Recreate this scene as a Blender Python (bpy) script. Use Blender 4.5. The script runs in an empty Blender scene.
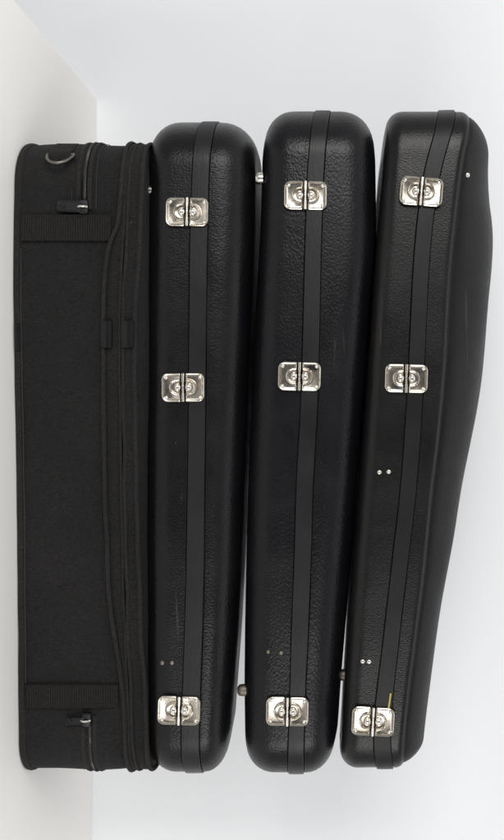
import bpy, bmesh, math, random
from mathutils import Vector, Matrix, noise
from mathutils.bvhtree import BVHTree

random.seed(7)
scene = bpy.context.scene
COL = scene.collection
PI = math.pi

# ------------------------------------------------------------------ measures
# World: +Z away from the table (to the right in the picture: the photo was
# taken with the camera turned on its side), +X down the picture, +Y into depth.
S = 0.00125                      # metres per picture unit on the plane Y = 0
DIST = 1.1                       # camera to that plane
VX, VY = 333.0, 380.0            # where the optical axis meets the picture
ZC = (VX - 17) * S


def wz(px, Y=0.0):
    return ZC + (px - VX) * S * (DIST + Y) / DIST


def wx(py, Y=0.0):
    return (py - VY) * S * (DIST + Y) / DIST


def py_of(X, Y=0.0):
    return VY + X / S * DIST / (DIST + Y)


def curve(*pts):
    """smooth curve through measured points, linear beyond its ends"""
    xs = [p[0] for p in pts]
    ys = [p[1] for p in pts]
    n = len(pts)
    if n == 1:
        return lambda t: ys[0]
    d = [(ys[i + 1] - ys[i]) / (xs[i + 1] - xs[i]) for i in range(n - 1)]
    m = [d[0]] + [0.5 * (d[i - 1] + d[i]) for i in range(1, n - 1)] + [d[-1]]

    def f(t):
        if t <= xs[0]:
            return ys[0] + m[0] * (t - xs[0])
        if t >= xs[-1]:
            return ys[-1] + m[-1] * (t - xs[-1])
        for i in range(n - 1):
            if t <= xs[i + 1]:
                h = xs[i + 1] - xs[i]
                u = (t - xs[i]) / h
                u2, u3 = u * u, u * u * u
                return ((2 * u3 - 3 * u2 + 1) * ys[i] + (u3 - 2 * u2 + u) * h * m[i]
                        + (-2 * u3 + 3 * u2) * ys[i + 1] + (u3 - u2) * h * m[i + 1])
    return f


# ------------------------------------------------------------------ materials
def new_mat(name):
    m = bpy.data.materials.new(name)
    m.use_nodes = True
    nt = m.node_tree
    for n in list(nt.nodes):
        nt.nodes.remove(n)
    out = nt.nodes.new('ShaderNodeOutputMaterial')
    b = nt.nodes.new('ShaderNodeBsdfPrincipled')
    nt.links.new(b.outputs[0], out.inputs[0])
    return m, nt, b


def node(nt, kind, **kw):
    n = nt.nodes.new(kind)
    for k, v in kw.items():
        if k in n.inputs:
            n.inputs[k].default_value = v
        else:
            setattr(n, k, v)
    return n


def coords(nt, scale=(1, 1, 1)):
    tc = nt.nodes.new('ShaderNodeTexCoord')
    mp = nt.nodes.new('ShaderNodeMapping')
    mp.inputs['Scale'].default_value = scale
    nt.links.new(tc.outputs['Object'], mp.inputs[0])
    return mp.outputs[0]


def ramp(nt, src, stops):
    r = nt.nodes.new('ShaderNodeValToRGB')
    e = r.color_ramp.elements
    while len(e) < len(stops):
        e.new(0.5)
    for k, (p, c) in enumerate(stops):
        e[k].position = p
        e[k].color = (c, c, c, 1) if isinstance(c, (int, float)) else (*c, 1)
    nt.links.new(src, r.inputs[0])
    return r.outputs[0]


def mathn(nt, op, a, b=None):
    n = nt.nodes.new('ShaderNodeMath')
    n.operation = op
    for i, v in enumerate((a, b)):
        if v is None:
            continue
        if isinstance(v, (int, float)):
            n.inputs[i].default_value = v
        else:
            nt.links.new(v, n.inputs[i])
    return n.outputs[0]


def bump(nt, b, height, strength, dist, prev=None):
    n = nt.nodes.new('ShaderNodeBump')
    n.inputs['Strength'].default_value = strength
    n.inputs['Distance'].default_value = dist
    nt.links.new(height, n.inputs['Height'])
    if prev:
        nt.links.new(prev, n.inputs['Normal'])
    if b:
        nt.links.new(n.outputs[0], b.inputs['Normal'])
    return n.outputs[0]


def mix_col(nt, fac, a, c):
    n = nt.nodes.new('ShaderNodeMix')
    n.data_type = 'RGBA'
    nt.links.new(fac, n.inputs[0])
    for s, v in ((n.inputs[6], a), (n.inputs[7], c)):
        if isinstance(v, tuple):
            s.default_value = (*v, 1)
        else:
            nt.links.new(v, s)
    return n.outputs[2]


def leather(name, scale, stretch, dist, rough, col=(0.0075, 0.0073, 0.0078), spec=0.27):
    m, nt, b = new_mat(name)
    co = coords(nt, stretch)
    wob = node(nt, 'ShaderNodeTexNoise', Scale=scale * 0.35, Detail=2.0)
    nt.links.new(co, wob.inputs['Vector'])
    vm = nt.nodes.new('ShaderNodeVectorMath')
    vm.operation = 'MULTIPLY_ADD'
    vm.inputs[1].default_value = (0.9 / scale,) * 3
    nt.links.new(wob.outputs['Color'], vm.inputs[0])
    nt.links.new(co, vm.inputs[2])
    vo = node(nt, 'ShaderNodeTexVoronoi', feature='SMOOTH_F1')
    vo.inputs['Scale'].default_value = scale
    vo.inputs['Smoothness'].default_value = 0.6
    vo.inputs['Randomness'].default_value = 1.0
    nt.links.new(vm.outputs[0], vo.inputs['Vector'])
    big = node(nt, 'ShaderNodeTexNoise', Scale=scale * 0.22, Detail=3.0)
    nt.links.new(co, big.inputs['Vector'])
    fine = node(nt, 'ShaderNodeTexNoise', Scale=scale * 2.4, Detail=2.0)
    nt.links.new(co, fine.inputs['Vector'])
    cell = ramp(nt, vo.outputs['Distance'], [(0.0, 1.0), (0.75, 0.0)])
    # the grain is deeper in some places than in others
    depth = ramp(nt, big.outputs['Fac'], [(0.3, 0.8), (0.7, 1.0)])
    h = mathn(nt, 'MULTIPLY', cell, depth)
    h = mathn(nt, 'ADD', h, mathn(nt, 'MULTIPLY', fine.outputs['Fac'], 0.25))
    h = mathn(nt, 'ADD', h, mathn(nt, 'MULTIPLY', big.outputs['Fac'], 0.35))
    bump(nt, b, h, 1.0, dist)
    # rubbed, slightly dull patches and tiny pale specks
    co2 = coords(nt)
    wear = node(nt, 'ShaderNodeTexNoise', Scale=9.0, Detail=6.0, Roughness=0.65)
    nt.links.new(co2, wear.inputs['Vector'])
    rr = ramp(nt, wear.outputs['Fac'], [(0.35, rough - 0.05), (0.68, rough + 0.10)])
    nt.links.new(rr, b.inputs['Roughness'])
    sp = node(nt, 'ShaderNodeTexVoronoi', feature='F1')
    sp.inputs['Scale'].default_value = 42.0
    nt.links.new(co2, sp.inputs['Vector'])
    dots = ramp(nt, sp.outputs['Distance'], [(0.0, 1.0), (0.022, 1.0), (0.03, 0.0)])
    few = node(nt, 'ShaderNodeTexNoise', Scale=14.0, Detail=1.0)
    nt.links.new(co2, few.inputs['Vector'])
    gate = ramp(nt, few.outputs['Fac'], [(0.60, 0.0), (0.64, 1.0)])
    fac = mathn(nt, 'MULTIPLY', mathn(nt, 'MULTIPLY', dots, gate), 0.5)
    scr = node(nt, 'ShaderNodeTexNoise', Scale=30.0, Detail=3.0, Distortion=1.2)
    nt.links.new(coords(nt, (0.25, 1, 3.0)), scr.inputs['Vector'])
    scuff = mathn(nt, 'MULTIPLY', ramp(nt, scr.outputs['Fac'], [(0.70, 0.0), (0.76, 1.0)]), 0.10)
    fac = mathn(nt, 'MAXIMUM', fac, scuff)
    tone = mix_col(nt, wear.outputs['Fac'], col, tuple(c * 1.5 for c in col))
    nt.links.new(mix_col(nt, fac, tone, (0.22, 0.21, 0.2)), b.inputs['Base Color'])
    b.inputs['Specular IOR Level'].default_value = spec
    return m


def strip_mat(name, col, rough):
    m, nt, b = new_mat(name)
    co = coords(nt, (0.4, 1, 2.5))
    n1 = node(nt, 'ShaderNodeTexNoise', Scale=160.0, Detail=4.0)
    nt.links.new(co, n1.inputs['Vector'])
    bump(nt, b, n1.outputs['Fac'], 0.5, 0.0006)
    co2 = coords(nt)
    n2 = node(nt, 'ShaderNodeTexNoise', Scale=12.0, Detail=5.0)
    nt.links.new(co2, n2.inputs['Vector'])
    nt.links.new(ramp(nt, n2.outputs['Fac'], [(0.3, rough - 0.06), (0.7, rough + 0.1)]), b.inputs['Roughness'])
    nt.links.new(mix_col(nt, n2.outputs['Fac'], col, tuple(c * 1.6 for c in col)), b.inputs['Base Color'])
    b.inputs['Specular IOR Level'].default_value = 0.32
    return m


def fabric(name, col, rib=False, scale=105.0):
    m, nt, b = new_mat(name)
    co = coords(nt)
    w1 = node(nt, 'ShaderNodeTexWave', wave_type='BANDS', bands_direction='Z')
    w1.inputs['Scale'].default_value = scale if rib else 190.0
    w1.inputs['Distortion'].default_value = 0.6
    w1.inputs['Detail Scale'].default_value = 40.0
    w2 = node(nt, 'ShaderNodeTexWave', wave_type='BANDS', bands_direction='X')
    w2.inputs['Scale'].default_value = 190.0
    w2.inputs['Distortion'].default_value = 0.6
    nt.links.new(co, w1.inputs['Vector'])
    nt.links.new(co, w2.inputs['Vector'])
    if rib:
        h = mathn(nt, 'ADD', w1.outputs['Fac'], mathn(nt, 'MULTIPLY', w2.outputs['Fac'], 0.4))
    else:
        h = mathn(nt, 'MULTIPLY', w1.outputs['Fac'], w2.outputs['Fac'])
    n1 = node(nt, 'ShaderNodeTexNoise', Scale=420.0, Detail=3.0)
    nt.links.new(co, n1.inputs['Vector'])
    h = mathn(nt, 'ADD', h, mathn(nt, 'MULTIPLY', n1.outputs['Fac'], 1.2))
    soft = node(nt, 'ShaderNodeTexNoise', Scale=26.0, Detail=4.0)
    nt.links.new(co, soft.inputs['Vector'])
    nb = bump(nt, None, soft.outputs['Fac'], 0.8, 0.010)
    bump(nt, b, h, 0.9, 0.0010 if not rib else 0.0026, nb)
    # dust and lint
    ribs = ramp(nt, w1.outputs['Fac'], [(0.15, 0.0), (0.6, 1.0)])
    d = node(nt, 'ShaderNodeTexNoise', Scale=7.0, Detail=7.0, Roughness=0.7)
    nt.links.new(co, d.inputs['Vector'])
    dd = ramp(nt, d.outputs['Fac'], [(0.35, 0.0), (0.8, 1.0)])
    tone = mix_col(nt, dd, col, tuple(c * 1.9 for c in col))
    n3 = node(nt, 'ShaderNodeTexNoise', Scale=560.0, Detail=2.0, Roughness=0.6)
    nt.links.new(coords(nt, (1.6, 1, 0.5)), n3.inputs['Vector'])
    thr = mix_col(nt, ramp(nt, n3.outputs['Fac'], [(0.3, 0.0), (0.7, 1.0)]), tuple(c * 0.4 for c in col), tone)
    if rib:
        thr = mix_col(nt, ribs, tuple(c * 0.3 for c in col), thr)
    sp = node(nt, 'ShaderNodeTexVoronoi', feature='F1')
    sp.inputs['Scale'].default_value = 70.0
    nt.links.new(coords(nt, (1, 1, 0.45)), sp.inputs['Vector'])
    dots = ramp(nt, sp.outputs['Distance'], [(0.0, 1.0), (0.03, 1.0), (0.05, 0.0)])
    few = node(nt, 'ShaderNodeTexNoise', Scale=17.0, Detail=1.0)
    nt.links.new(co, few.inputs['Vector'])
    gate = ramp(nt, few.outputs['Fac'], [(0.58, 0.0), (0.62, 1.0)])
    fac = mathn(nt, 'MULTIPLY', mathn(nt, 'MULTIPLY', dots, gate), 0.4)
    nt.links.new(mix_col(nt, fac, thr, (0.18, 0.17, 0.155)), b.inputs['Base Color'])
    b.inputs['Roughness'].default_value = 0.85
    b.inputs['Specular IOR Level'].default_value = 0.16
    b.inputs['Sheen Weight'].default_value = 0.025
    b.inputs['Sheen Roughness'].default_value = 0.5
    return m


def metal(name, col, rough, dirt=0.5):
    m, nt, b = new_mat(name)
    co = coords(nt)
    oi = nt.nodes.new('ShaderNodeObjectInfo')
    shift = nt.nodes.new('ShaderNodeVectorMath')
    shift.operation = 'ADD'
    nt.links.new(co, shift.inputs[0])
    nt.links.new(mathn(nt, 'MULTIPLY', oi.outputs['Random'], 40.0), shift.inputs[1])
    co = shift.outputs[0]
    n1 = node(nt, 'ShaderNodeTexNoise', Scale=130.0, Detail=5.0, Roughness=0.65)
    nt.links.new(co, n1.inputs['Vector'])
    t = ramp(nt, n1.outputs['Fac'], [(0.42, 0.0), (0.75, 1.0)])
    f = mathn(nt, 'MULTIPLY', t, dirt)
    nt.links.new(mix_col(nt, f, col, (col[0] * 0.55, col[1] * 0.47, col[2] * 0.36)), b.inputs['Base Color'])
    nt.links.new(ramp(nt, n1.outputs['Fac'], [(0.3, rough), (0.75, rough + 0.16)]), b.inputs['Roughness'])
    b.inputs['Metallic'].default_value = 1.0
    bump(nt, b, n1.outputs['Fac'], 0.1, 0.0002)
    return m


def plain(name, col, rough, var=0.06, scale=6.0, bdist=0.0003, bscale=240.0):
    m, nt, b = new_mat(name)
    co = coords(nt)
    n1 = node(nt, 'ShaderNodeTexNoise', Scale=scale, Detail=5.0)
    nt.links.new(co, n1.inputs['Vector'])
    nt.links.new(mix_col(nt, n1.outputs['Fac'], tuple(c * (1 - var) for c in col), tuple(min(1, c * (1 + var)) for c in col)), b.inputs['Base Color'])
    b.inputs['Roughness'].default_value = rough
    n2 = node(nt, 'ShaderNodeTexNoise', Scale=bscale, Detail=3.0)
    nt.links.new(co, n2.inputs['Vector'])
    bump(nt, b, n2.outputs['Fac'], 0.4, bdist)
    return m


M = {
    'pebble': leather('pebbled_leatherette', 450.0, (0.95, 0.9, 0.72), 0.00023, 0.33, (0.0030, 0.0027, 0.0034)),
    'pebble_fine': leather('pebbled_leatherette_soft', 420.0, (0.72, 0.9, 1.05), 0.00026, 0.33, (0.0030, 0.0026, 0.0036)),
    'grain': leather('fine_grain_leatherette', 600.0, (1.0, 0.9, 0.6), 0.00016, 0.33, (0.0058, 0.0054, 0.0054)),
    'lid_grain': leather('fine_grain_lid', 420.0, (1.0, 1.0, 1.0), 0.0003, 0.46, (0.0038, 0.0035, 0.0035), 0.2),
    'strip': strip_mat('smooth_vinyl_strip', (0.0052, 0.0050, 0.0053), 0.42),
    'strip_dark': strip_mat('smooth_vinyl_strip_dark', (0.0035, 0.003, 0.0036), 0.42),
    'piping': strip_mat('vinyl_piping', (0.010, 0.0095, 0.0095), 0.36),
    'fabric': fabric('black_nylon', (0.0148, 0.0140, 0.0140)),
    'webbing': fabric('black_webbing', (0.0240, 0.0216, 0.0196), rib=True),
    'binding': fabric('black_binding_tape', (0.0215, 0.0200, 0.0190)),
    'zip': fabric('zipper_tape', (0.003, 0.003, 0.003)),
    'coil': strip_mat('zipper_coil', (0.022, 0.022, 0.022), 0.3),
    'puller': metal('black_oxide_metal', (0.035, 0.035, 0.037), 0.36, 0.2),
    'tab': strip_mat('shiny_tape', (0.003, 0.003, 0.0032), 0.24),
    'nickel': metal('nickel_plate', (0.66, 0.615, 0.55), 0.14, 0.75),
    'steel': metal('polished_steel', (0.74, 0.71, 0.66), 0.17, 0.3),
    'old_steel': metal('bronzed_steel', (0.17, 0.155, 0.14), 0.28, 0.4),
    'dull_rivet': metal('worn_rivet', (0.22, 0.20, 0.17), 0.45, 0.8),
    'rubber': plain('black_rubber', (0.010, 0.010, 0.010), 0.35),
    'gold': plain('yellow_lining', (0.42, 0.36, 0.10), 0.7),
    'thread': plain('thread', (0.014, 0.013, 0.012), 0.9),
    'table': plain('table_laminate', (0.815, 0.792, 0.764), 0.6, 0.012, 3.0, 0.0002, 300.0),
    'wall': plain('wall_paint', (0.85, 0.863, 0.882), 0.85, 0.012, 2.0, 0.0004, 180.0),
}


# ------------------------------------------------------------------ objects
def link(name, me, parent=None, loc=None):
    o = bpy.data.objects.new(name, me)
    COL.objects.link(o)
    if parent is not None:
        o.parent = parent
        o.location = -parent.location if loc is None else loc
    elif loc is not None:
        o.location = loc
    return o


def finish(bm, name, mat, parent=None, loc=None, sharp=38, smooth=True):
    bmesh.ops.remove_doubles(bm, verts=bm.verts, dist=1e-6)
    bmesh.ops.recalc_face_normals(bm, faces=bm.faces)
    me = bpy.data.meshes.new(name)
    bm.to_mesh(me)
    bm.free()
    me.materials.append(mat)
    if smooth:
        for p in me.polygons:
            p.use_smooth = True
        me.set_sharp_from_angle(angle=math.radians(sharp))
    return link(name, me, parent, loc)


def thing(name, label, cat, loc, group=None):
    o = bpy.data.objects.new(name, None)
    COL.objects.link(o)
    o.empty_display_size = 0.05
    o.location = loc
    o['label'] = label
    o['category'] = cat
    if group:
        o['group'] = group
    return o


class Plan:
    """The outline of a case seen from above its lid, as a closed loop."""

    def __init__(self, py_top, py_bot, yf, yb, at, bt, ab, bb, expo=2.0, nfront=170):
        self.yf, self.yb = yf, yb
        X0, X1 = wx(py_top, bt * 0.6), wx(py_bot, bb * 0.6)
        for _ in range(25):
            self.build(X0, X1, at, bt, ab, bb, expo, nfront)
            lo = min(py_of(p.x, p.y) for p in self.pts)
            hi = max(py_of(p.x, p.y) for p in self.pts)
            X0 += (py_top - lo) * S
            X1 += (py_bot - hi) * S
        self.X0, self.X1, self.at, self.ab = X0, X1, at, ab

    def build(self, X0, X1, at, bt, ab, bb, e, nfront):
        yf, yb = self.yf, self.yb
        P = []
        xa, xb = X0 + at, X1 - ab
        for k in range(nfront + 1):
            x = xa + (xb - xa) * k / nfront
            P.append(Vector((x, yf(x))))
        n = 22
        y0, y1 = yf(xb), yb(xb)
        b1 = min(bb, (y1 - y0) * 0.5)
        for k in range(1, n + 1):
            t = k / n * PI / 2
            P.append(Vector((xb + ab * math.sin(t) ** (2 / e), y0 + b1 - b1 * max(0, math.cos(t)) ** (2 / e))))
        for k in range(1 if y1 - y0 > 2.02 * b1 else 1, n + 1):
            t = k / n * PI / 2
            P.append(Vector((xb + ab * max(0, math.cos(t)) ** (2 / e), y1 - b1 + b1 * math.sin(t) ** (2 / e))))
        nb = 40
        for k in range(1, nb):
            x = xb + (xa - xb) * k / nb
            P.append(Vector((x, yb(x))))
        y0, y1 = yf(xa), yb(xa)
        b1 = min(bt, (y1 - y0) * 0.5)
        for k in range(0, n + 1):
            t = k / n * PI / 2
            P.append(Vector((xa - at * math.sin(t) ** (2 / e), y1 - b1 + b1 * max(0, math.cos(t)) ** (2 / e))))
        for k in range(1, n):
            t = k / n * PI / 2
            P.append(Vector((xa - at * max(0, math.cos(t)) ** (2 / e), y0 + b1 - b1 * math.sin(t) ** (2 / e))))
        Q = [P[0]]
        for p in P[1:]:
            if (p - Q[-1]).length > 1e-5:
                Q.append(p)
        self.pts = Q
        self.norms = normals(Q, True)

    def front(self, pa, pb, n):
        """a stretch of the near side between two picture heights"""
        pts = []
        for k in range(n + 1):
            x = wx(pa + (pb - pa) * k / n)
            pts.append(Vector((x, self.yf(x))))
        return pts

    def around_top(self, pa, back=True):
        """from the near side at picture height pa round the upper end to the far side"""
        pts = []
        n = len(self.pts)
        x_start = wx(pa)
        rest = [p for p in self.pts if p.x < x_start]
        # order: begins on the near side
        i0 = min(range(n), key=lambda i: abs(self.pts[i].x - x_start) + 10 * abs(self.pts[i].y - self.yf(self.pts[i].x)))
        i = i0
        pts.append(Vector((x_start, self.yf(x_start))))
        for _ in range(n):
            i = (i - 1) % n
            p = self.pts[i]
            if p.y > self.yb(p.x) - 0.02 and p.x > self.X0 + self.at * 0.8:
                break
            if p.x < x_start:
                pts.append(p)
        return pts

    def around_bottom(self, pa):
        pts = []
        n = len(self.pts)
        x_start = wx(pa)
        i = min(range(n), key=lambda i: abs(self.pts[i].x - x_start) + 10 * abs(self.pts[i].y - self.yf(self.pts[i].x)))
        pts.append(Vector((x_start, self.yf(x_start))))
        for _ in range(n):
            i = (i + 1) % n
            p = self.pts[i]
            if p.y > self.yb(p.x) - 0.02 and p.x < self.X1 - self.ab * 0.8:
                break
            if p.x > x_start:
                pts.append(p)
        return pts


def normals(P, closed):
    n = len(P)
    out = []
    for i in range(n):
        a = P[(i - 1) % n] if closed or i > 0 else P[0]
        b = P[(i + 1) % n] if closed or i < n - 1 else P[-1]
        t = (b - a)
        t = t.normalized() if t.length > 1e-9 else Vector((1, 0))
        out.append(Vector((t.y, -t.x)))
    # the near side runs towards +X, so (t.y, -t.x) points to the camera
    return out


def sweep(pts, nrm, closed, curves, prof, loop=False, cap_lo=None, cap_hi=None, wob=None, end_caps=True, fade=False, lid_r=0.0, bm=None):
    """Run a profile round an outline.  prof: (i, t, dz, inset) where the height
    lies between measured curve i and i+1.  curves: (function, depth it was read at)"""
    bm = bm or bmesh.new()
    rings = []
    n = len(pts)
    zs = []
    for p in pts:
        zs.append([wz(c(py_of(p.x, 0)), yr) for c, yr in curves])
    for (i, t, dz, ins) in prof:
        row = []
        for j, p in enumerate(pts):
            z = zs[j][i] if t == 0 else zs[j][i] * (1 - t) + zs[j][i + 1] * t
            if lid_r and dz < 0 and i == 3:
                dz_ = dz * min(1.0, 0.93 * (zs[j][3] - zs[j][2]) / lid_r)
            else:
                dz_ = dz
            z += dz_
            if fade and ins < 0:
                q = p - nrm[j] * (ins * (1 - 0.85 * min(1, max(0, (p.y - 0.05) / 0.04))))
            else:
                q = p - nrm[j] * ins
            if wob:
                a, sc, sd = wob
                w = noise.noise(Vector((q.x * sc * 0.6 + sd, q.y * sc * 0.6, z * sc)))
                q = q + nrm[j] * (a * w)
                z += a * 0.5 * noise.noise(Vector((q.x * sc * 0.6 + sd, q.y * sc * 0.6 + 9, 3.3))) * (0 if z < 0.004 else 1)
            row.append(bm.verts.new((q.x, q.y, max(z, 0.0))))
        rings.append(row)
    m = len(rings)
    jr = n if closed else n - 1
    for r in range(m if loop else m - 1):
        A, B = rings[r], rings[(r + 1) % m]
        for j in range(jr):
            k = (j + 1) % n
            bm.faces.new((A[j], A[k], B[k], B[j]))
    if not closed and loop and end_caps:
        bm.faces.new([r[0] for r in rings])
        bm.faces.new([r[-1] for r in reversed(rings)])
    for ring, cap in ((rings[0], cap_lo), (rings[-1], cap_hi)):
        if not cap:
            continue
        prev = ring
        base = [v.co.copy() for v in ring]
        for k in cap['steps']:
            row = []
            for co in base:
                c = cap['centre'](co)
                q = co.lerp(c, k)
                q.z = cap['height'](co, q, k) if cap.get('height') else q.z
                row.append(bm.verts.new(q))
            for j in range(n):
                jj = (j + 1) % n
                bm.faces.new((prev[j], prev[jj], row[jj], row[j]))
            prev = row
        # close on the middle line
        bmesh.ops.remove_doubles(bm, verts=prev, dist=1e-5)
    return bm


def centre_line(plan, pad0, pad1):
    def f(co):
        x = min(max(co.x, plan.X0 + pad0), plan.X1 - pad1)
        return Vector((x, 0.5 * (plan.yf(x) + plan.yb(x)), co.z))
    return f


STEPS = (0.2, 0.4, 0.6, 0.8, 0.92, 1.0)


def fillet(i, t, r, rin, up, n=9, skip=True):
    """profile points that round an edge; up=False: the edge next to the table"""
    out = []
    for k in range(n + 1):
        a = k / n * PI / 2
        dz = r * (1 - math.sin(a))
        ins = rin * (1 - math.cos(a))
        out.append((i, t, -dz if up else dz, ins))
    if not up:
        out.reverse()          # from the plate up to the wall
    return out


def tube(path, r, closed=False, seg=8, bm=None, flat=1.0, fixed_up=None):
    bm = bm or bmesh.new()
    n = len(path)
    rows = []
    for i, p in enumerate(path):
        a = path[(i - 1) % n] if closed or i else path[0]
        b = path[(i + 1) % n] if closed or i < n - 1 else path[-1]
        t = (b - a).normalized()
        up = fixed_up or (Vector((0, 0, 1)) if abs(t.z) < 0.9 else Vector((0, 1, 0)))
        u = t.cross(up).normalized()
        w = u.cross(t).normalized()
        rows.append([bm.verts.new(p + u * (r * flat * math.cos(q * 2 * PI / seg)) + w * (r * math.sin(q * 2 * PI / seg))) for q in range(seg)])
    for i in range(n if closed else n - 1):
        A, B = rows[i], rows[(i + 1) % n]
        for q in range(seg):
            k = (q + 1) % seg
            bm.faces.new((A[q], A[k], B[k], B[q]))
    if not closed:
        bm.faces.new(rows[0])
        bm.faces.new(list(reversed(rows[-1])))
    return bm


def edge_path(pts, nrm, crv, out, dz=0.0):
    c, yr = crv
    return [Vector((p.x + nr.x * out, p.y + nr.y * out, wz(c(py_of(p.x, 0)), yr) + dz)) for p, nr in zip(pts, nrm)]


def ray_hit(objs, px, py):
    """point and normal where a measured spot lies on the given meshes"""
    o = Vector((0, -DIST, ZC))
    d = (Vector((wx(py), 0, wz(px))) - o).normalized()
    best = None
    for ob in objs:
        bm = bmesh.new()
        bm.from_mesh(ob.data)
        tr = BVHTree.FromBMesh(bm)
        bm.free()
        h = tr.ray_cast(o, d)
        if h[0] is not None and (best is None or h[3] < best[2]):
            nn = h[1] if h[1].dot(d) < 0 else -h[1]
            best = (h[0], nn, h[3])
    return best


# ------------------------------------------------------------------ hardware
def rrect(hu, v0, v1, r_out, r_in, n=6):
    """rounded rectangle u in +-hu, v in v0..v1; different radii on both v ends"""
    out = []
    for (su, v, r, a0) in ((1, v1, r_out, 0), (-1, v1, r_out, 90), (-1, v0, r_in, 180), (1, v0, r_in, 270)):
        cu = su * (hu - r)
        cv = v - r if v == v1 else v + r
        for k in range(n + 1):
            a = math.radians(a0 + 90 * k / n)
            out.append((cu + r * math.cos(a), cv + r * math.sin(a)))
    return out


def stack(levels, cap=True):
    """levels: list of (outline [(u, v)], h) with equal counts; u, v, h in picture units"""
    bm = bmesh.new()
    rows = [[bm.verts.new((u * S, v * S, h * S)) for u, v in ol] for ol, h in levels]
    n = len(rows[0])
    for A, B in zip(rows, rows[1:]):
        for j in range(n):
            k = (j + 1) % n
            bm.faces.new((A[j], A[k], B[k], B[j]))
    if cap:
        bm.faces.new(rows[-1])
        bm.faces.new(list(reversed(rows[0])))
    return bm


def mesh_of(bm, name, mat, sharp=30):
    bmesh.ops.remove_doubles(bm, verts=bm.verts, dist=1e-7)
    bmesh.ops.recalc_face_normals(bm, faces=bm.faces)
    me = bpy.data.meshes.new(name)
    bm.to_mesh(me)
    bm.free()
    me.materials.append(mat)
    for p in me.polygons:
        p.use_smooth = True
    me.set_sharp_from_angle(angle=math.radians(sharp))
    return me


def half_plate(sign):
    L = []
    for ins, h in ((0.0, 0.0), (0.0, 1.0), (0.5, 1.9), (1.2, 2.3), (2.0, 2.0), (2.8, 0.9), (3.5, 0.7)):
        ol = rrect(14.6 - ins, 2.3 + ins * 0.6, 21.6 - ins, max(6.6 - ins, 1.0), max(1.6 - ins * 0.3, 0.6))
        L.append(([(u, sign * v) for u, v in ol], h))
    return stack(L)


def d_outline(r, w, v0, n=16):
    pts = []
    for k in range(n + 1):
        a = -PI / 2 + PI * k / n
        pts.append((w * math.sin(a), v0 + r * math.cos(a) ** 0.8 if math.cos(a) > 1e-6 else v0))
    return pts


def boss(sign):
    L = []
    for ins, h in ((0.0, 0.6), (0.5, 2.6), (1.3, 3.3), (2.2, 2.9), (3.1, 1.3), (3.8, 1.1)):
        ol = d_outline(11.2 - ins, 9.0 - ins, 2.9 + ins * 0.35)
        L.append(([(u, sign * v) for u, v in ol], h))
    return stack(L)


def knob_mesh(sign):
    L = []
    n = 14
    for r, h in ((4.3, 1.1), (4.1, 2.2), (3.2, 3.6), (1.9, 4.5), (0.8, 4.8)):
        L.append(([(r * 1.05 * math.cos(2 * PI * k / n), sign * 5.6 + r * 0.9 * math.sin(2 * PI * k / n)) for k in range(n)], h))
    return stack(L)


def dome_mesh(r, h, n=14, base=0.0, lip=0.0):
    L = []
    for q in (0.0, 0.25, 0.5, 0.72, 0.9):
        a = q * PI / 2
        L.append(([(r * math.cos(a) * math.cos(2 * PI * k / n), r * math.cos(a) * math.sin(2 * PI * k / n)) for k in range(n)], base + h * math.sin(a)))
    return stack(L)


def pin_mesh():
    bm = bmesh.new()
    path = [Vector((u * S, 0, 2.2 * S)) for u in (-14.4, -14.0, -5.6, -5.5, 5.5, 5.6, 14.0, 14.4)]
    rad = (1.0, 1.45, 1.45, 1.1, 1.1, 1.45, 1.45, 1.0)
    rows = []
    for p, r in zip(path, rad):
        rows.append([bm.verts.new((p.x, r * S * math.cos(q * PI / 6), p.z + r * S * math.sin(q * PI / 6))) for q in range(12)])
    for A, B in zip(rows, rows[1:]):
        for q in range(12):
            k = (q + 1) % 12
            bm.faces.new((A[q], A[k], B[k], B[q]))
    bm.faces.new(rows[0])
    bm.faces.new(list(reversed(rows[-1])))
    return bm


ME = {
    'lower': mesh_of(half_plate(-1), 'latch', M['nickel']),
    'upper': mesh_of(half_plate(1), 'catch_plate', M['nickel']),
    'boss_l': mesh_of(boss(-1), 'boss', M['nickel']),
    'boss_u': mesh_of(boss(1), 'boss', M['nickel']),
    'knob_l': mesh_of(knob_mesh(-1), 'knob', M['steel'], 25),
    'knob_u': mesh_of(knob_mesh(1), 'knob', M['steel'], 25),
    'pin': mesh_of(pin_mesh(), 'hinge_pin', M['steel']),
    'rivet': mesh_of(dome_mesh(2.0, 1.5, base=0.7), 'rivet', M['steel'], 60),
    'stud': mesh_of(dome_mesh(2.5, 1.6), 'rivet', M['steel'], 60),
    'worn': mesh_of(dome_mesh(2.3, 1.0), 'rivet', M['dull_rivet'], 60),
}


def frame_at(pos, nrm, along):
    """local u runs along the case, v away from the table, w out of the surface"""
    w = nrm.normalized()
    u = (along - w * along.dot(w)).normalized()
    v = w.cross(u)
    m = Matrix((u, v, w)).transposed().to_4x4()
    m.translation = pos
    return m


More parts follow.
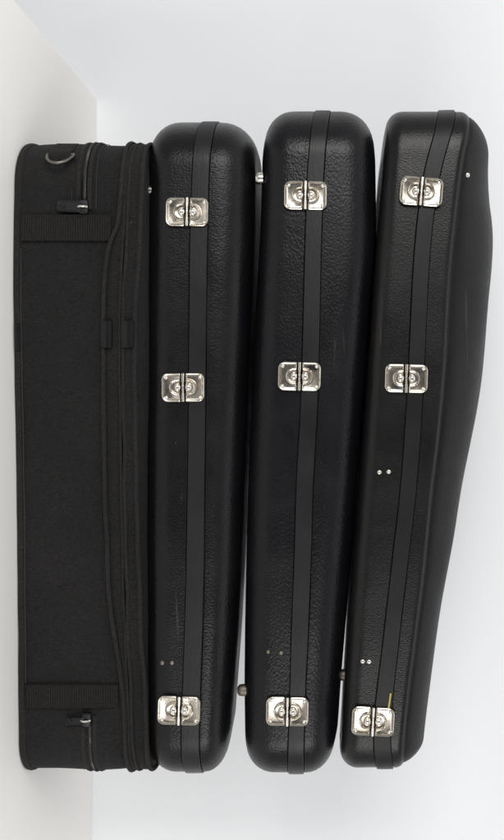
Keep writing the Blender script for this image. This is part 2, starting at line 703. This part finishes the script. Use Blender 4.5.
def latch(case, shells, px, py, tilt=0.0, turn=0.0):
    hit = ray_hit(shells, px, py)
    pos = hit[0]
    tilt += random.uniform(-0.02, 0.02)
    turn += random.uniform(-0.025, 0.025)
    nrm = Vector((0, -1, 0))
    nrm = Matrix.Rotation(turn, 3, 'Z') @ nrm
    along = Vector((1, 0, -math.tan(tilt)))
    f = frame_at(Vector((pos.x, pos.y - 0.0018, pos.z)), nrm, along)
    # v must run towards +Z (away from the table)
    if (f.to_3x3() @ Vector((0, 1, 0))).z < 0:
        f = f @ Matrix.Rotation(PI, 4, 'Z')
    base = link('latch', ME['lower'], case, Vector((0, 0, 0)))
    base.matrix_local = Matrix.Translation(-case.location) @ f
    for nm, key, uv in (('catch_plate', 'upper', None), ('boss', 'boss_l', None), ('boss', 'boss_u', None),
                        ('knob', 'knob_l', None), ('knob', 'knob_u', None), ('hinge_pin', 'pin', None),
                        ('rivet', 'rivet', (-10.2, -16.8)), ('rivet', 'rivet', (10.2, -16.8)),
                        ('rivet', 'rivet', (-10.2, 16.8)), ('rivet', 'rivet', (10.2, 16.8))):
        o = bpy.data.objects.new(nm, ME[key])
        COL.objects.link(o)
        o.parent = base
        if uv:
            o.location = (uv[0] * S, uv[1] * S, 0)
        if key in ('knob_l', 'knob_u', 'upper'):
            o.rotation_euler = (random.uniform(-.03, .03), random.uniform(-.03, .03), 0)
    return base


def stud(case, shells, px, py, key='stud', scale=1.0, name='rivet'):
    hit = ray_hit(shells, px, py)
    if not hit:
        return
    f = frame_at(hit[0], hit[1], Vector((1, 0, 0.01)))
    o = link(name, ME[key], case, Vector((0, 0, 0)))
    o.matrix_local = Matrix.Translation(-case.location) @ f @ Matrix.Scale(scale, 4)
    return o


def foot(case, px, py, Y, r, h, mat, stem=0.005, name='foot'):
    """a domed foot on the table-side face, pressing on the case below"""
    bm = bmesh.new()
    n = 20
    rows = []
    for rr, z in ((0.55, -h), (0.88, -h * 0.8), (1.0, -h * 0.45), (1.0, 0.0), (1.0, stem)):
        rows.append([bm.verts.new((r * rr * math.cos(2 * PI * k / n), r * rr * math.sin(2 * PI * k / n), z)) for k in range(n)])
    for A, B in zip(rows, rows[1:]):
        for j in range(n):
            k = (j + 1) % n
            bm.faces.new((A[j], A[k], B[k], B[j]))
    bm.faces.new(rows[0])
    bm.faces.new(list(reversed(rows[-1])))
    bmesh.ops.translate(bm, verts=bm.verts, vec=(wx(py, Y), Y, wz(px, Y) + h / 2))
    return finish(bm, name, mat, case)


# ------------------------------------------------------------------ hard cases
def hard_case(name, label, cv, plan, r_lo, r_hi, mats, latches, studs, feet, tilt=None, dome=None, group='black hard violin cases'):
    """cv: measured curves: table side, strip near edge, strip far edge, far side"""
    mid = wx(420)
    case = thing(name, label, 'violin case', (mid, 0.1, wz(cv[0][0](420), 0.05)), group)
    C = centre_line(plan, plan.at * (0.8 if dome else 1), plan.ab * (0.62 if dome else 1))
    P, N = plan.pts, plan.norms
    w = (0.0007, 26.0, plan.X0 * 31)
    # shell on the table side
    prof = fillet(0, 0, r_lo[0], r_lo[1], False)
    prof += [(0, t, 0, 0) for t in (0.72, 0.86)] + [(1, 0, -0.0009, 0), (1, 0, -0.0002, 0.0006), (1, 0, 0.0004, 0.003)]
    base = finish(sweep(P, N, True, cv, prof, cap_lo={'steps': STEPS, 'centre': C}, wob=w), 'base_shell', mats[0], case)
    # lid
    if dome is None:
        prof = [(2, 0, -0.0004, 0.003), (2, 0, 0.0002, 0.0006), (2, 0, 0.0009, 0)]
        prof += [(2, t, 0, 0) for t in (0.03, 0.06)] + fillet(3, 0, r_hi[0], r_hi[1], True)
        prof_hi = prof
        top = {'steps': STEPS, 'centre': C}
        lid = finish(sweep(P, N, True, cv, prof_hi, cap_hi=top, wob=w, lid_r=r_hi[0]), 'lid', mats[0], case)
        shells = [base, lid]
    else:
        prof = [(2, 0, -0.0004, 0.003), (2, 0, 0.0002, 0.0006), (2, 0, 0.0009, 0)]
        prof += [(2, t, 0, 0) for t in (0.04, 0.08)] + fillet(3, 0, 0.010, 0.0060, True, 8) + [(3, 0, 0.0003, 0.013)]
        lid = finish(sweep(P, N, True, cv, prof, wob=w, lid_r=0.0105), 'lid', mats[0], case)
        sil, yc, pad = dome

        def height(co, q, k):
            c = C(co)
            peak = wz(sil(py_of(c.x, yc)), yc)
            return co.z + (peak - co.z) * math.sin(k * PI / 2) ** 0.66
        top = {'steps': (0.015, 0.04, 0.07, 0.1, 0.17, 0.26, 0.36, 0.48, 0.6, 0.72, 0.84, 0.93, 1.0), 'centre': C, 'height': height}
        prof = [(3, 0, -0.003, 0.0064), (3, 0, 0.0002, 0.0060)]
        panel = finish(sweep(P, N, True, cv, prof, cap_hi=top, wob=w), 'lid_panel', mats[2], case)
        pip = tube(edge_path(P, N, cv[3], -0.0055, -0.0002), 0.0013, True)
        finish(pip, 'piping', M['piping'], case)
        shells = [base, lid, panel]
    # smooth strip over the joint
    o = 0.0019
    prof = [(1, 0, 0, -0.0001), (1, 0, 0.0001, -o * 0.6), (1, 0, 0.0008, -o), (1, 0.25, 0, -o * 1.05), (1, 0.5, 0, -o * 1.1), (1, 0.75, 0, -o * 1.05),
            (2, 0, -0.0008, -o), (2, 0, -0.0001, -o * 0.6), (2, 0, 0, -0.0001), (2, 0, 0, 0.002), (1, 0, 0, 0.002)]
    shells.append(finish(sweep(P, N, True, cv, prof, loop=True, fade=True, wob=(0.0003, 30.0, 1.0)), 'joint_strip', mats[1], case))
    for px, py, tl in latches:
        latch(case, shells, px, py, tl)
    for px, py, key, sc in studs:
        stud(case, shells, px, py, key, sc)
    for a in feet:
        foot(case, *a)
    return case, shells


K = lambda v: (lambda x: v)


def line_y(*pts):
    c = curve(*pts)
    return lambda X: c(X / S + VY)


# ---- second from the table: pebbled
cv2 = [(curve((100, 148), (200, 146), (450, 145), (700, 147), (780, 147)), 0.03),
       (curve((115, 195), (170, 192.5), (220, 190.5), (460, 188), (600, 185.5), (730, 181.5), (780, 181)), 0.0),
       (curve((115, 212), (170, 209.5), (220, 208), (460, 205), (600, 203.5), (730, 199.5), (780, 199)), 0.0),
       (curve((110, 257), (210, 257), (300, 254), (480, 247), (640, 241), (700, 237), (780, 232)), 0.075)]
plan2 = Plan(122.5, 771.5, line_y((100, 0.0), (780, 0.0)), line_y((100, 0.23), (400, 0.21), (560, 0.15), (780, 0.132)),
             0.078, 0.105, 0.064, 0.066, 2.0)
hard_case('violin_case', 'coarse pebbled black hard case with three nickel latches, pressed against the zipped fabric case', cv2, plan2,
          (0.036, 0.036), (0.046, 0.046), (M['pebble'], M['strip']),
          [(187.5, 212.5, 0.02), (183.5, 387.5, 0.01), (179.5, 709.5, 0.03)],
          [(162, 663, 'worn', 1.0), (172, 663, 'worn', 0.9)],
          [(147.2, 190.5, 0.016, 0.0062, 0.006, M['steel'], 0.004)])

# ---- third: pebbled
cv3 = [(curve((100, 264), (150, 262), (240, 259), (300, 255.5), (450, 249), (600, 245), (680, 244), (780, 245)), 0.03),
       (curve((100, 314), (130, 311), (170, 307.5), (240, 305), (390, 301), (490, 296), (560, 294), (640, 291), (680, 290), (780, 287)), 0.0),
       (curve((100, 330), (130, 327), (170, 324), (240, 321.5), (390, 318), (490, 313), (560, 311), (640, 308), (680, 306), (780, 303)), 0.0),
       (curve((100, 375), (165, 376), (250, 376), (300, 372), (400, 364), (480, 358), (560, 352), (680, 342), (780, 335)), 0.03)]
plan3 = Plan(111.5, 772.5, line_y((100, 0.002), (780, 0.002)), line_y((100, 0.23), (400, 0.21), (560, 0.15), (780, 0.132)),
             0.078, 0.105, 0.064, 0.066, 2.0)
hard_case('violin_case', 'softly pebbled black hard case sandwiched between two other hard cases, resting on small round feet', cv3, plan3,
          (0.036, 0.036), (0.044, 0.044), (M['pebble_fine'], M['strip']),
          [(305.5, 196, 0.03), (299.5, 376.5, 0.02), (287.5, 710.5, 0.02)],
          [(268, 652, 'worn', 0.8), (281, 653, 'worn', 0.9)],
          [(257.6, 178.5, 0.028, 0.0075, 0.0065, M['steel'], 0.004), (241.5, 690, 0.03, 0.0075, 0.010, M['dull_rivet'])])

# ---- fourth: fine grain, tapering, bulging lid
cv4 = [(curve((100, 387), (130, 385), (200, 379.5), (300, 372), (390, 366), (490, 359), (600, 350), (680, 345), (780, 340)), 0.03),
       (curve((95, 444), (125, 436.5), (170, 424.5), (230, 416), (390, 407), (490, 400), (560, 392), (640, 383), (720, 374), (750, 374), (790, 380)), 0.0),
       (curve((95, 461), (125, 453.5), (170, 441), (230, 432), (390, 423), (490, 416), (560, 408), (640, 399), (720, 391), (750, 391), (790, 397)), 0.0),
       (curve((95, 472.5), (112, 471.5), (130, 469.5), (155, 464.3), (195, 459), (255, 452.5), (290, 450), (365, 446), (440, 439), (490, 433), (580, 424), (640, 416.5), (690, 410), (745, 404.5), (768, 404), (790, 404)), 0.0)]
sil4 = curve((100, 482), (126, 485), (148, 487), (181, 487), (205, 488.5), (224, 491), (240, 492), (267, 491), (298, 488), (390, 479), (490, 458), (530, 451), (600, 437.5), (675, 427), (725, 421), (770, 418))
plan4 = Plan(111.5, 767.5, line_y((100, 0.0), (780, 0.0)), line_y((100, 0.20), (400, 0.19), (560, 0.14), (780, 0.13)),
             0.07, 0.09, 0.055, 0.06, 2.3)
case4, sh4 = hard_case('violin_case', 'smooth grained tapering black hard case with a bulging piped lid, beside the bare wall', cv4, plan4,
                       (0.022, 0.022), (0.01, 0.01), (M['grain'], M['strip_dark'], M['lid_grain']),
                       [(421, 192, 0.075), (406, 378.5, 0.045), (372.8, 720.5, 0.05)],
                       [(379.3, 472.3, 'stud', 1.0), (388.6, 471.8, 'stud', 1.0), (362.5, 661.5, 'stud', 1.0), (369, 661.8, 'stud', 1.0), (467.5, 175, 'stud', 1.1)],
                       [(342.5, 675, 0.045, 0.0075, 0.008, M['dull_rivet'])], dome=(sil4, 0.098, 0))
# a sliver of yellow lining shows at the strip by the last latch
bm = bmesh.new()
a, b_ = ray_hit(sh4, 390.5, 693), ray_hit(sh4, 388.3, 709)
path = [a[0].lerp(b_[0], k / 6) + Vector((0, -0.0012, 0)) for k in range(7)]
finish(tube(path, 0.0011, seg=8, bm=bm), 'lining', M['gold'], case4)

# ------------------------------------------------------------------ fabric case
yf1 = line_y((130, -0.006), (300, -0.012), (460, -0.002), (715, 0.006), (790, 0.008))
plan1 = Plan(145.5, 768.0, yf1, line_y((100, 0.262), (790, 0.262)), 0.075, 0.085, 0.062, 0.075, 2.35, 220)
base1 = K(17)
r1 = curve((120, 124), (200, 122.5), (226, 120), (246, 112), (280, 107.3), (340, 105.2), (540, 106.3), (600, 109), (640, 114), (670, 119), (700, 122.3), (790, 124))
r2 = curve((120, 131), (240, 127), (300, 124), (340, 123.3), (540, 123.7), (640, 126), (695, 128), (790, 131))
r3 = curve((120, 144), (216, 143), (300, 138.5), (340, 136.7), (540, 137.8), (640, 140.8), (700, 144.5), (790, 146))
cv1 = [(base1, 0.0), (r1, 0.0), (r2, 0.0), (r3, 0.0), (K(147.5), 0.0)]
case1 = thing('fabric_violin_case', 'matt black fabric case with zippers, webbing bands and a D ring, flat on the tabletop', 'instrument case', (0.05, 0.12, 0.0))
P1, N1 = plan1.pts, plan1.norms
C1 = centre_line(plan1, 0.11, 0.11)
prof = fillet(0, 0, 0.007, 0.007, False, 5) + [(0, t, 0, -0.0016 * math.sin(PI * t)) for t in (0.15, 0.3, 0.45, 0.6, 0.75, 0.88, 0.97)] + [(1, 0, 0.002, 0.004)]
body1 = finish(sweep(P1, N1, True, cv1, prof, cap_lo={'steps': STEPS, 'centre': C1}, wob=(0.0032, 12.0, 4.0)), 'body', M['fabric'], case1)
prof = [(1, 0, 0.001, 0.005), (1, 0, 0.0005, -0.0008), (1, 0.15, 0, 0.0002), (1, 0.4, 0, -0.0022), (1, 0.7, 0, -0.0018), (1, 0.92, 0, 0.0008), (2, 0, -0.0012, 0.001), (2, 0, -0.0006, 0.006)]
gusset = finish(sweep(P1, N1, True, cv1, prof, wob=(0.0022, 22.0, 9.0)), 'gusset', M['fabric'], case1)
prof = [(2, 0, -0.0006, 0.006), (2, 0, 0.0012, 0.001), (2, 0.15, 0, -0.001), (2, 0.5, 0, -0.0016), (2, 0.85, 0, -0.001), (3, 0, 0.0, 0.0008), (3, 0, 0.0012, 0.005), (3, 0.5, 0, 0.013), (4, 0, -0.001, 0.021), (4, 0, 0, 0.03)]
lid1 = finish(sweep(P1, N1, True, cv1, prof, cap_hi={'steps': STEPS, 'centre': C1}, wob=(0.0022, 18.0, 2.0)), 'lid', M['fabric'], case1)


def ring_tape(crv, out, r, name, mat, sd, flat=0.6, dz=0.0):
    path = edge_path(P1, N1, crv, out, dz)
    path = [p + Vector((0, 0, 0.0013 * noise.noise(Vector((p.x * 17, p.y * 17, sd))))) for p in path]
    for p in path:
        p.z = max(p.z, r + 0.0002)
    return finish(tube(path, r, True, 8, flat=flat), name, mat, case1)


ring_tape((K(20.6), 0.0), 0.0006, 0.0041, 'binding', M['binding'], 1.0, 0.55)
ring_tape((lambda t: r1(t) + 0.6, 0.0), 0.0030, 0.0027, 'binding', M['binding'], 2.0, 0.9)
ring_tape((lambda t: r2(t) - 1.4, 0.0), 0.0012, 0.0018, 'binding', M['binding'], 3.0, 0.9)
ring_tape((lambda t: r2(t) + 2.1, 0.0), 0.0018, 0.0022, 'binding', M['binding'], 4.0, 0.9)
ring_tape((r3, 0.0), 0.0016, 0.0028, 'binding', M['binding'], 5.0, 0.9)


def body_out(x, zt):
    return 0


def strap(pa, pb, px_a, px_b, name, mat, thick=0.0017, nz=14, lift=0.0022):
    """flat woven band sewn across the near side"""
    pts = plan1.front(pa, pb, 8)
    nr = [Vector((0, -1))] * len(pts)
    cs = [(px_a, 0.0), (px_b, 0.0)]
    outer = [(0, k / nz, 0, -lift - thick * (0.75 + 0.25 * math.sin(PI * k / nz)) - 0.0016 * math.sin(PI * k / nz)) for k in range(nz + 1)]
    outer[-1] = (1, 0, 0, -lift - thick)
    inner = [(1, 0, 0, 0.001), (0, 0, 0, 0.001)]
    return finish(sweep(pts, nr, False, cs, outer + inner, loop=True, wob=(0.0004, 25.0, 5.0)), name, mat, case1)


strap(217, 242.5, K(25.0), lambda t: min(r1(t) - 2.0, 113.5), 'webbing_band', M['webbing'])
strap(685.5, 708.5, K(25.5), lambda t: min(r1(t) - 3.0, 118), 'webbing_band', M['webbing'])
# shiny tape where the bindings join
strap(322, 348, lambda t: r1(t) - 0.8, lambda t: r1(t) + 10.0, 'joining_tape', M['tab'], 0.0012, 10, 0.0058)
strap(322, 348, lambda t: r2(t) + 0.9, lambda t: r3(t) + 0.4, 'joining_tape', M['tab'], 0.0012, 10, 0.0042)
strap(325, 351, K(18.6), K(24.6), 'joining_tape', M['tab'], 0.0010, 6, 0.0022)


# zippers round both ends
def zipper(pts, px, px_lip):
    nr = normals(pts, False)
    if nr[0].y > 0:
        nr = [-q for q in nr]
    f = lambda c, d: [(K(c), 0.0), (K(c + d), 0.0)]
    prof = [(0, 0, 0, -0.0002), (0, 0.1, 0, -0.0012), (0, 0.9, 0, -0.0012), (1, 0, 0, -0.0002), (1, 0, 0, 0.002), (0, 0, 0, 0.002)]
    tape = finish(sweep(pts, nr, False, f(px - 4.4, 11.0), prof, loop=True), 'zipper', M['zip'], case1)

    def sub(bm, name, mat):
        o = finish(bm, name, mat, None)
        o.parent = tape
        return o
    path = edge_path(pts, nr, (K(px + 2.0), 0.0), 0.0026)
    # coil: a row of small teeth along the path
    fine = []
    for a, b in zip(path, path[1:]):
        m = max(1, int((b - a).length / 0.0011))
        fine += [a.lerp(b, q / m) for q in range(m)]
    bm = bmesh.new()
    n = len(fine)
    rows = []
    for i, p in enumerate(fine):
        a = fine[max(0, i - 1)]
        b = fine[min(n - 1, i + 1)]
        t = (b - a).normalized()
        u = t.cross(Vector((0, 0, 1))).normalized()
        w = Vector((0, 0, 1))
        r = 0.0024 if i % 2 else 0.0014
        rows.append([bm.verts.new(p + u * r * 0.8 * math.cos(q * PI / 3) + w * r * math.sin(q * PI / 3)) for q in range(6)])
    for A, B in zip(rows, rows[1:]):
        for q in range(6):
            k = (q + 1) % 6
            bm.faces.new((A[q], A[k], B[k], B[q]))
    bm.faces.new(rows[0])
    bm.faces.new(list(reversed(rows[-1])))
    sub(bm, 'teeth', M['coil'])
    sub(tube(edge_path(pts, nr, (K(px - 4.6), 0.0), 0.0016), 0.0030, flat=0.8), 'zipper_lip', M['binding'])
    sub(tube(edge_path(pts, nr, (K(px + 6.6), 0.0), 0.0016), 0.0030, flat=0.8), 'zipper_lip', M['binding'])
    sub(tube(edge_path(pts, nr, (K(px + 13.0), 0.0), 0.0012), 0.0006, flat=0.8), 'seam', M['thread'])
    sub(tube(edge_path(pts, nr, (K(px - 11.0), 0.0), 0.0012), 0.0006, flat=0.8), 'seam', M['thread'])
    return tape


def zip_pull(px, py, length, width, rot, tail_tilt=0.0):
    """slider with its pull tab lying towards the table"""
    x, z = wx(py), wz(px)
    y = yf1(x) - 0.0052
    f = frame_at(Vector((x, y, z)), Vector((0, -1, 0)), Vector((1, 0, -math.tan(rot))))
    if (f.to_3x3() @ Vector((0, 1, 0))).z < 0:
        f = f @ Matrix.Rotation(PI, 4, 'Z')
    # slider
    L = []
    for ins, h in ((0.0, -1.5), (0.0, 1.6), (0.8, 2.6), (1.6, 2.8)):
        L.append((rrect(7.0 - ins, -4.6 + ins, 4.6 - ins, 2.4 - ins * 0.6, 2.4 - ins * 0.6), h))
    me = mesh_of(stack(L), 'zipper_slider', M['puller'])
    s = link('zipper_slider', me, case1, Vector((0, 0, 0)))
    s.matrix_local = Matrix.Translation(-case1.location) @ f
    hw = width / 2
    L = []
    for ins, h in ((0.3, 0.0), (0.0, 0.5), (0.0, 1.6), (0.6, 2.2), (1.3, 2.2), (1.8, 1.7)):
        L.append((rrect(hw - ins, -length + ins, 1.0 - ins, hw * 0.8 - ins * 0.7, hw * 0.6 - ins * 0.7), h))
    tab = bpy.data.objects.new('pull_tab', mesh_of(stack(L), 'pull_tab', M['puller']))
    COL.objects.link(tab)
    tab.parent = s
    tab.location = (0, -2.0 * S, 2.0 * S)
    tab.rotation_euler = (0.12, 0, tail_tilt)
    # hole and ribs of the tab
    n = 14
    L = []
    for r, h in ((2.6, 1.6), (2.6, 2.5), (1.6, 2.5), (1.5, 1.9)):
        L.append(([(r * math.cos(2 * PI * k / n), -length + hw + 0.6 + r * math.sin(2 * PI * k / n)) for k in range(n)], h))
    eye = bpy.data.objects.new('pull_eye', mesh_of(stack(L), 'pull_eye', M['puller']))
    COL.objects.link(eye)
    eye.parent = s
    eye.location = tab.location
    eye.rotation_euler = tab.rotation_euler
    bm = tube([Vector((0, v * S, (2.2 + 2.6 * math.sin(PI * (v + 5) / 9)) * S)) for v in (-5, -3.5, -1.5, 0.5, 2.5, 4)], 1.2 * S, seg=8)
    br = bpy.data.objects.new('slider_bridge', mesh_of(bm, 'slider_bridge', M['steel']))
    COL.objects.link(br)
    br.parent = s


zt = plan1.around_top(211)
zb = plan1.around_bottom(717)
zipper(zt, 85.5, 0)
zipper(zb, 87.0, 0)
zip_pull(87.0, 209.5, 24.5, 11.5, 0.0, -0.06)
zip_pull(86.5, 720, 19.0, 7.0, 0.0, 0.08)

# D ring on its tab, on the rounded upper end
pt = min((i for i in range(len(P1)) if P1[i].y < 0.14), key=lambda i: abs(py_of(P1[i].x, P1[i].y) - 158.5) + (0 if P1[i].x < 0 else 999))
p0, n0 = P1[pt], N1[pt]
Yd = p0.y
zd = lambda px: wz(px, Yd)
tan = Vector((-n0.y, n0.x))
if tan.x < 0:
    tan = -tan
nv = Vector((n0.x, n0.y, 0))
tv = Vector((tan.x, tan.y, 0))
o3 = Vector((p0.x, p0.y, 0)) + nv * 0.0022
ring = []
for k in range(25):
    a = PI * k / 24
    ring.append(o3 + nv * (0.004 + 0.008 * math.sin(a)) + tv * (0.024 * math.sin(a)) + Vector((0, 0, zd(62.5) + (zd(75.5) - zd(62.5)) * math.cos(a))))
bar = [ring[-1].lerp(ring[0], k / 8) for k in range(1, 8)]
dr = finish(tube(ring + bar, 0.0021, True, 10, fixed_up=nv.normalized()), 'd_ring', M['old_steel'], case1)
# the fabric tab that holds it
i0 = pt
pts = [P1[(i0 - q) % len(P1)] for q in range(-2, 8)]
nr = [N1[(i0 - q) % len(P1)] for q in range(-2, 8)]
zt0, zt1 = zd(50), zd(73)
bm = bmesh.new()
rows = []
for q, (p, n_) in enumerate(zip(pts, nr)):
    o_ = 0.0035 + 0.0065 * max(0, 1 - (abs(q - 1.5) / 3.0) ** 2)
    lo = p + n_ * 0.0
    hi = p + n_ * o_
    rows.append([bm.verts.new((lo.x, lo.y, zt0)), bm.verts.new((hi.x, hi.y, zt0 + 0.0008)), bm.verts.new((hi.x, hi.y, zt1 - 0.0008)), bm.verts.new((lo.x, lo.y, zt1))])
for A, B in zip(rows, rows[1:]):
    for q in range(4):
        k = (q + 1) % 4
        bm.faces.new((A[q], A[k], B[k], B[q]))
bm.faces.new(rows[0])
bm.faces.new(list(reversed(rows[-1])))
finish(bm, 'ring_tab', M['webbing'], case1)

# panel seams on the near side
for px in (24.8,):
    pts = plan1.front(250, 684, 60)
    nr = [Vector((0, -1))] * len(pts)
    path = edge_path(pts, nr, (K(px), 0.0), 0.0014)
    path = [p + Vector((0, 0.0, 0.0006 * noise.noise(Vector((p.x * 20, 1, 1))))) for p in path]
    finish(tube(path, 0.0009), 'seam', M['thread'], case1)

# ------------------------------------------------------------------ setting
tx0 = -0.4715
wp0, wp1 = Vector((-0.472, 0.373)), Vector((0.754, 0.342))


def wall_y(x):
    return wp0.y + (wp1.y - wp0.y) * (x - wp0.x) / (wp1.x - wp0.x)


bm = bmesh.new()
x1, y0 = 1.7, -0.55
prof_xy = [(tx0, y0), (x1, y0), (x1, wall_y(x1) - 0.0005), (tx0, wall_y(tx0) - 0.0005)]
lo = [bm.verts.new((x, y, -0.03)) for x, y in prof_xy]
hi = [bm.verts.new((x, y, 0.0)) for x, y in prof_xy]
bm.faces.new(hi)
bm.faces.new(list(reversed(lo)))
for j in range(4):
    k = (j + 1) % 4
    bm.faces.new((lo[j], lo[k], hi[k], hi[j]))
bmesh.ops.recalc_face_normals(bm, faces=bm.faces)
bmesh.ops.bevel(bm, geom=[e for e in bm.edges if all(v.co.z > -0.001 for v in e.verts) and all(abs(v.co.x - tx0) < 1e-4 for v in e.verts)],
                offset=0.0015, segments=3, affect='EDGES')
t = finish(bm, 'tabletop', M['table'])
t['kind'] = 'structure'

bm = bmesh.new()
xa, xb, th = -2.4, 2.6, 0.08
q = [(xa, wall_y(xa)), (xb, wall_y(xb)), (xb, wall_y(xb) + th), (xa, wall_y(xa) + th)]
lo = [bm.verts.new((x, y, -1.2)) for x, y in q]
hi = [bm.verts.new((x, y, 2.6)) for x, y in q]
bm.faces.new(hi)
bm.faces.new(list(reversed(lo)))
for j in range(4):
    k = (j + 1) % 4
    bm.faces.new((lo[j], lo[k], hi[k], hi[j]))
w_ = finish(bm, 'wall', M['wall'])
w_['kind'] = 'structure'

# ------------------------------------------------------------------ light
world = bpy.data.worlds.new('World')
scene.world = world
world.use_nodes = True
wt = world.node_tree
bg = wt.nodes['Background']
# unseen room, brightness shaped by hand: pale ceiling and sides, dimmer towards
# the photographer, plus an added bright ring around that side
tc = wt.nodes.new('ShaderNodeTexCoord')
sx = wt.nodes.new('ShaderNodeSeparateXYZ')
wt.links.new(tc.outputs['Generated'], sx.inputs[0])
fwd = mathn(wt, 'ADD', mathn(wt, 'MULTIPLY', sx.outputs['Y'], 0.5), 0.5)
lvl = ramp(wt, fwd, [(0.0, 0.09), (0.018, 0.15), (0.05, 0.7), (0.12, 0.25), (0.38, 0.72), (1.0, 0.85)])  # bright ring near the front is added to give the latches contrast
upv = ramp(wt, mathn(wt, 'ADD', mathn(wt, 'MULTIPLY', sx.outputs['Z'], 0.5), 0.5), [(0.0, 0.5), (0.5, 0.85), (0.82, 1.05), (0.93, 2.6), (1.0, 3.0)])  # overhead part raised to brighten the tabletop
wt.links.new(mathn(wt, 'MULTIPLY', mathn(wt, 'MULTIPLY', lvl, upv), 0.80), bg.inputs[1])
bg.inputs[0].default_value = (0.97, 0.985, 1.0, 1)


def softbox(loc, aim, sx, sy, power, col):
    d = bpy.data.lights.new('softbox', 'AREA')
    d.shape = 'RECTANGLE'
    d.size, d.size_y = sx, sy
    d.energy = power
    d.color = col
    o = bpy.data.objects.new('softbox', d)
    COL.objects.link(o)
    o.location = loc
    o.rotation_euler = (Vector(aim) - Vector(loc)).to_track_quat('-Z', 'Y').to_euler()
    return o


softbox((-1.12, -1.55, 0.62), (-0.05, 0.1, 0.32), 0.85, 1.15, 26, (1.0, 0.985, 0.965))
softbox((1.5, -1.6, 0.5), (0.15, 0.2, 0.25), 0.75, 1.15, 20, (1.0, 0.985, 0.965))

# ------------------------------------------------------------------ camera
cam = bpy.data.cameras.new('Camera')
co = bpy.data.objects.new('Camera', cam)
COL.objects.link(co)
m = Matrix(((0, -1, 0), (0, 0, -1), (1, 0, 0))).to_4x4()
m.translation = Vector((0, -DIST, ZC))
co.matrix_world = m
cam.sensor_fit = 'VERTICAL'
cam.sensor_height = 24.0
cam.lens = 24.0 * (DIST / S) / 840.0
cam.shift_x = (252 - VX) / 840.0
cam.shift_y = -(420 - VY) / 840.0
cam.clip_start = 0.05
cam.clip_end = 50
scene.camera = co

scene.render.resolution_x, scene.render.resolution_y = 614, 1024
scene.view_settings.view_transform = 'Standard'
scene.view_settings.look = 'None'
scene.view_settings.exposure = 0
scene.view_settings.gamma = 1
scene.render.engine = 'CYCLES'
scene.cycles.max_bounces = 8
